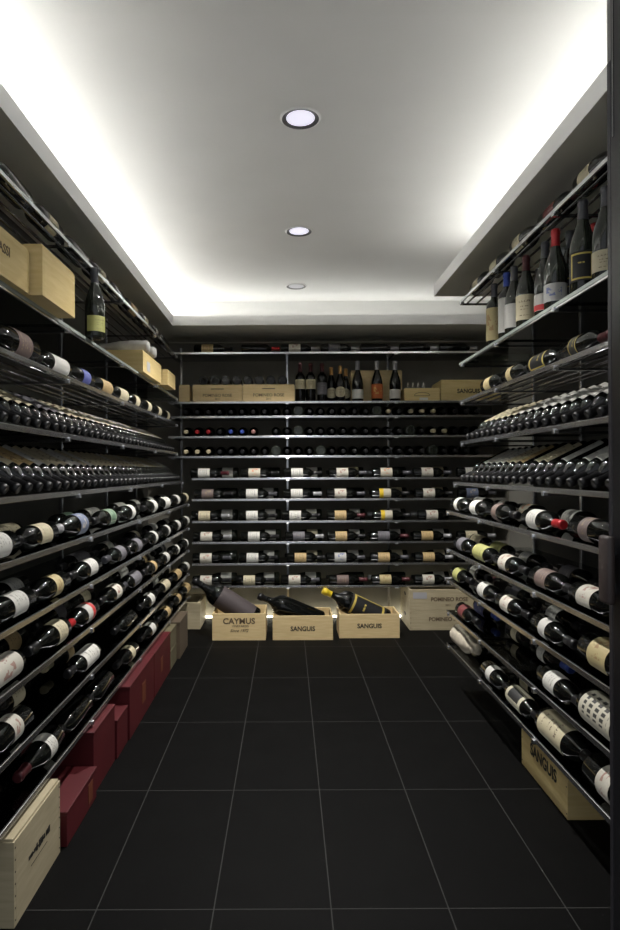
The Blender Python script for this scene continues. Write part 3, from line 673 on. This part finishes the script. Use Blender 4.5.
crate('wine_crate', 1.195, 1.66, 4.885, 5.2, hG1, .158, 'wood2', 'honey-coloured case printed SANGUIS at the right end of the back shelf', 'wine crate', False, [('SANGUIS', .046, -.08, .48, 'ink', .95)], group=BG)
# little wire bottle rest on the low case
t = thing('wire_rack', (1.02, 4.98, hG1+.103)); bm = bmesh.new()
for i in range(4):
    x = -.06+.04*i; add_rod(bm, (x,-.03,.002), (x-.008,-.03,.05), .0018, 6); add_rod(bm, (x-.008,-.03,.05), (x-.016,-.03,.012), .0018, 6)
add_rod(bm, (-.08,-.03,.002), (.07,-.03,.002), .0018, 6); build('wire_frame', bm, M['chrome'], t); tag(t, 'small bent wire rest on the low emblem case', 'wire rack')

big((193,579), (-.245, 4.69, .118), 4.66, 'ash', 'black', 'large dark bottle with dark mauve label leaning in the CAYMUS case')
big((257.5,595), (.245, 4.675, .100), 4.66, None, 'black', 'large black bottle leaning in the central SANGUIS case')
big((322,590), (.735, 4.71, .100), 4.69, 'blackgold', 'yellow', 'large black bottle with yellow capsule leaning in the third case')

# paper wrapped bottles
def wrapped(base, zax, m, label, r=.046, ln=.33, lump=.004):
    bm = bmesh.new(); seg = 28; n = 22; rings_ = []
    for j in range(n+1):
        v = j/n; rr = r*(1 if v < .62 else 1-.55*min(1, (v-.62)/.25)) * (.72 if j == 0 else 1)
        if v > .9: rr *= 1.12
        rings_.append([bm.verts.new(((rr+random.uniform(-lump,lump)*.6+lump*math.sin(3*2*PI*i/seg+v*9))*math.cos(2*PI*i/seg), (rr+random.uniform(-lump,lump)*.6)*math.sin(2*PI*i/seg), v*ln)) for i in range(seg)])
    for a, c_ in zip(rings_, rings_[1:]):
        for i in range(seg): j = (i+1) % seg; bm.faces.new((a[i], a[j], c_[j], c_[i]))
    bm.faces.new(rings_[0][::-1]); bm.faces.new(rings_[-1])
    o = build('wrapped_bottle', bm, M[m], None, True); o.matrix_world = Matrix.Translation(base) @ frame(zax, (0,0,1)); tag(o, label, 'wrapped bottle', 'paper-wrapped bottles')
wrapped((.94, 3.47, HR['r5']+.060), (0,-1,0), 'tissue', 'bottle in crumpled cream tissue at the far end of the lowest right shelf', .052)
wrapped((-.80, 3.66, LG+.115+.0085+.039), (-1,0,0), 'whitewrap', 'white-wrapped bottle lying on the long low case, nearer one', .034, .29, .0025)
wrapped((-.80, 3.84, LG+.115+.0085+.039), (-1,0,0), 'whitewrap', 'white-wrapped bottle lying on the long low case, farther one', .034, .29, .0025)

# ------------------------------------------------------------------ turn the bottle list into objects
BOT.sort(key=lambda q: -q['size'])
LIM = 300
for q in BOT[:LIM]:
    o, ch = proto(q['k'], q['lv'])
    r = o.copy(); COL.objects.link(r); r.matrix_world = q['m']; r.material_slots[0].material = M[q['gl']]
    for c_ in ch:
        d = c_.copy(); COL.objects.link(d); d.parent = r
        d.material_slots[0].material = M['cap_'+q['cap']] if d.data == MESH[q['k'], 'cap'] else M['lb_'+q['lb']]
    tag(r, q['lab'], 'wine bottle', q['g'])
rest = BOT[LIM:]
print('BOTTLES', len(BOT), 'rest', len(rest))
if rest:
    vs, fs, mi, mats, sm = [], [], [], [], []
    def mid(m):
        if m not in mats: mats.append(m)
        return mats.index(m)
    for q in rest:
        parts = [(MESH[q['k'], 'body'], M[q['gl']]), (MESH[q['k'], 'cap'], M['cap_'+q['cap']])]
        if q['lb']: parts.append((MESH[q['k'], 'label', q['lv']], M['lb_'+q['lb']]))
        for me, m in parts:
            o0 = len(vs); vs += [q['m'] @ v.co for v in me.vertices]
            for p in me.polygons: fs.append([o0+i for i in p.vertices]); mi.append(mid(m)); sm.append(p.use_smooth)
    me = bpy.data.meshes.new('distant_wine_bottles'); me.from_pydata([tuple(v) for v in vs], [], fs)
    for m in mats: me.materials.append(m)
    me.polygons.foreach_set('material_index', mi); me.polygons.foreach_set('use_smooth', sm); me.update()
    o = bpy.data.objects.new('distant_wine_bottles', me); COL.objects.link(o)
    tag(o, 'remaining small and half-hidden dark bottles filling the far neck rows and rear rows', 'wine bottles'); o['kind'] = 'stuff'

# ------------------------------------------------------------------ camera, world
cam = bpy.data.cameras.new('camera'); co = bpy.data.objects.new('camera', cam); COL.objects.link(co); C.camera = co
cam.sensor_fit = 'HORIZONTAL'; cam.sensor_width = 36; cam.lens = F/620*36; cam.shift_x = (310-VX)/620; cam.shift_y = (VY-465)/620; cam.clip_start = .05
co.location = (0, 0, CH)
co.rotation_euler = (Matrix.Rotation(PI/2, 3, 'X') @ Matrix.Rotation(math.radians(-.25), 3, 'Z')).to_euler()
w = bpy.data.worlds.new('world'); C.world = w; w.use_nodes = True
w.node_tree.nodes['Background'].inputs[0].default_value = (.5,.52,.55,1); w.node_tree.nodes['Background'].inputs[1].default_value = .68
C.view_settings.view_transform = 'Standard'; C.view_settings.look = 'None'; C.view_settings.gamma = 1; C.view_settings.exposure = .36
C.view_settings.use_curve_mapping = False
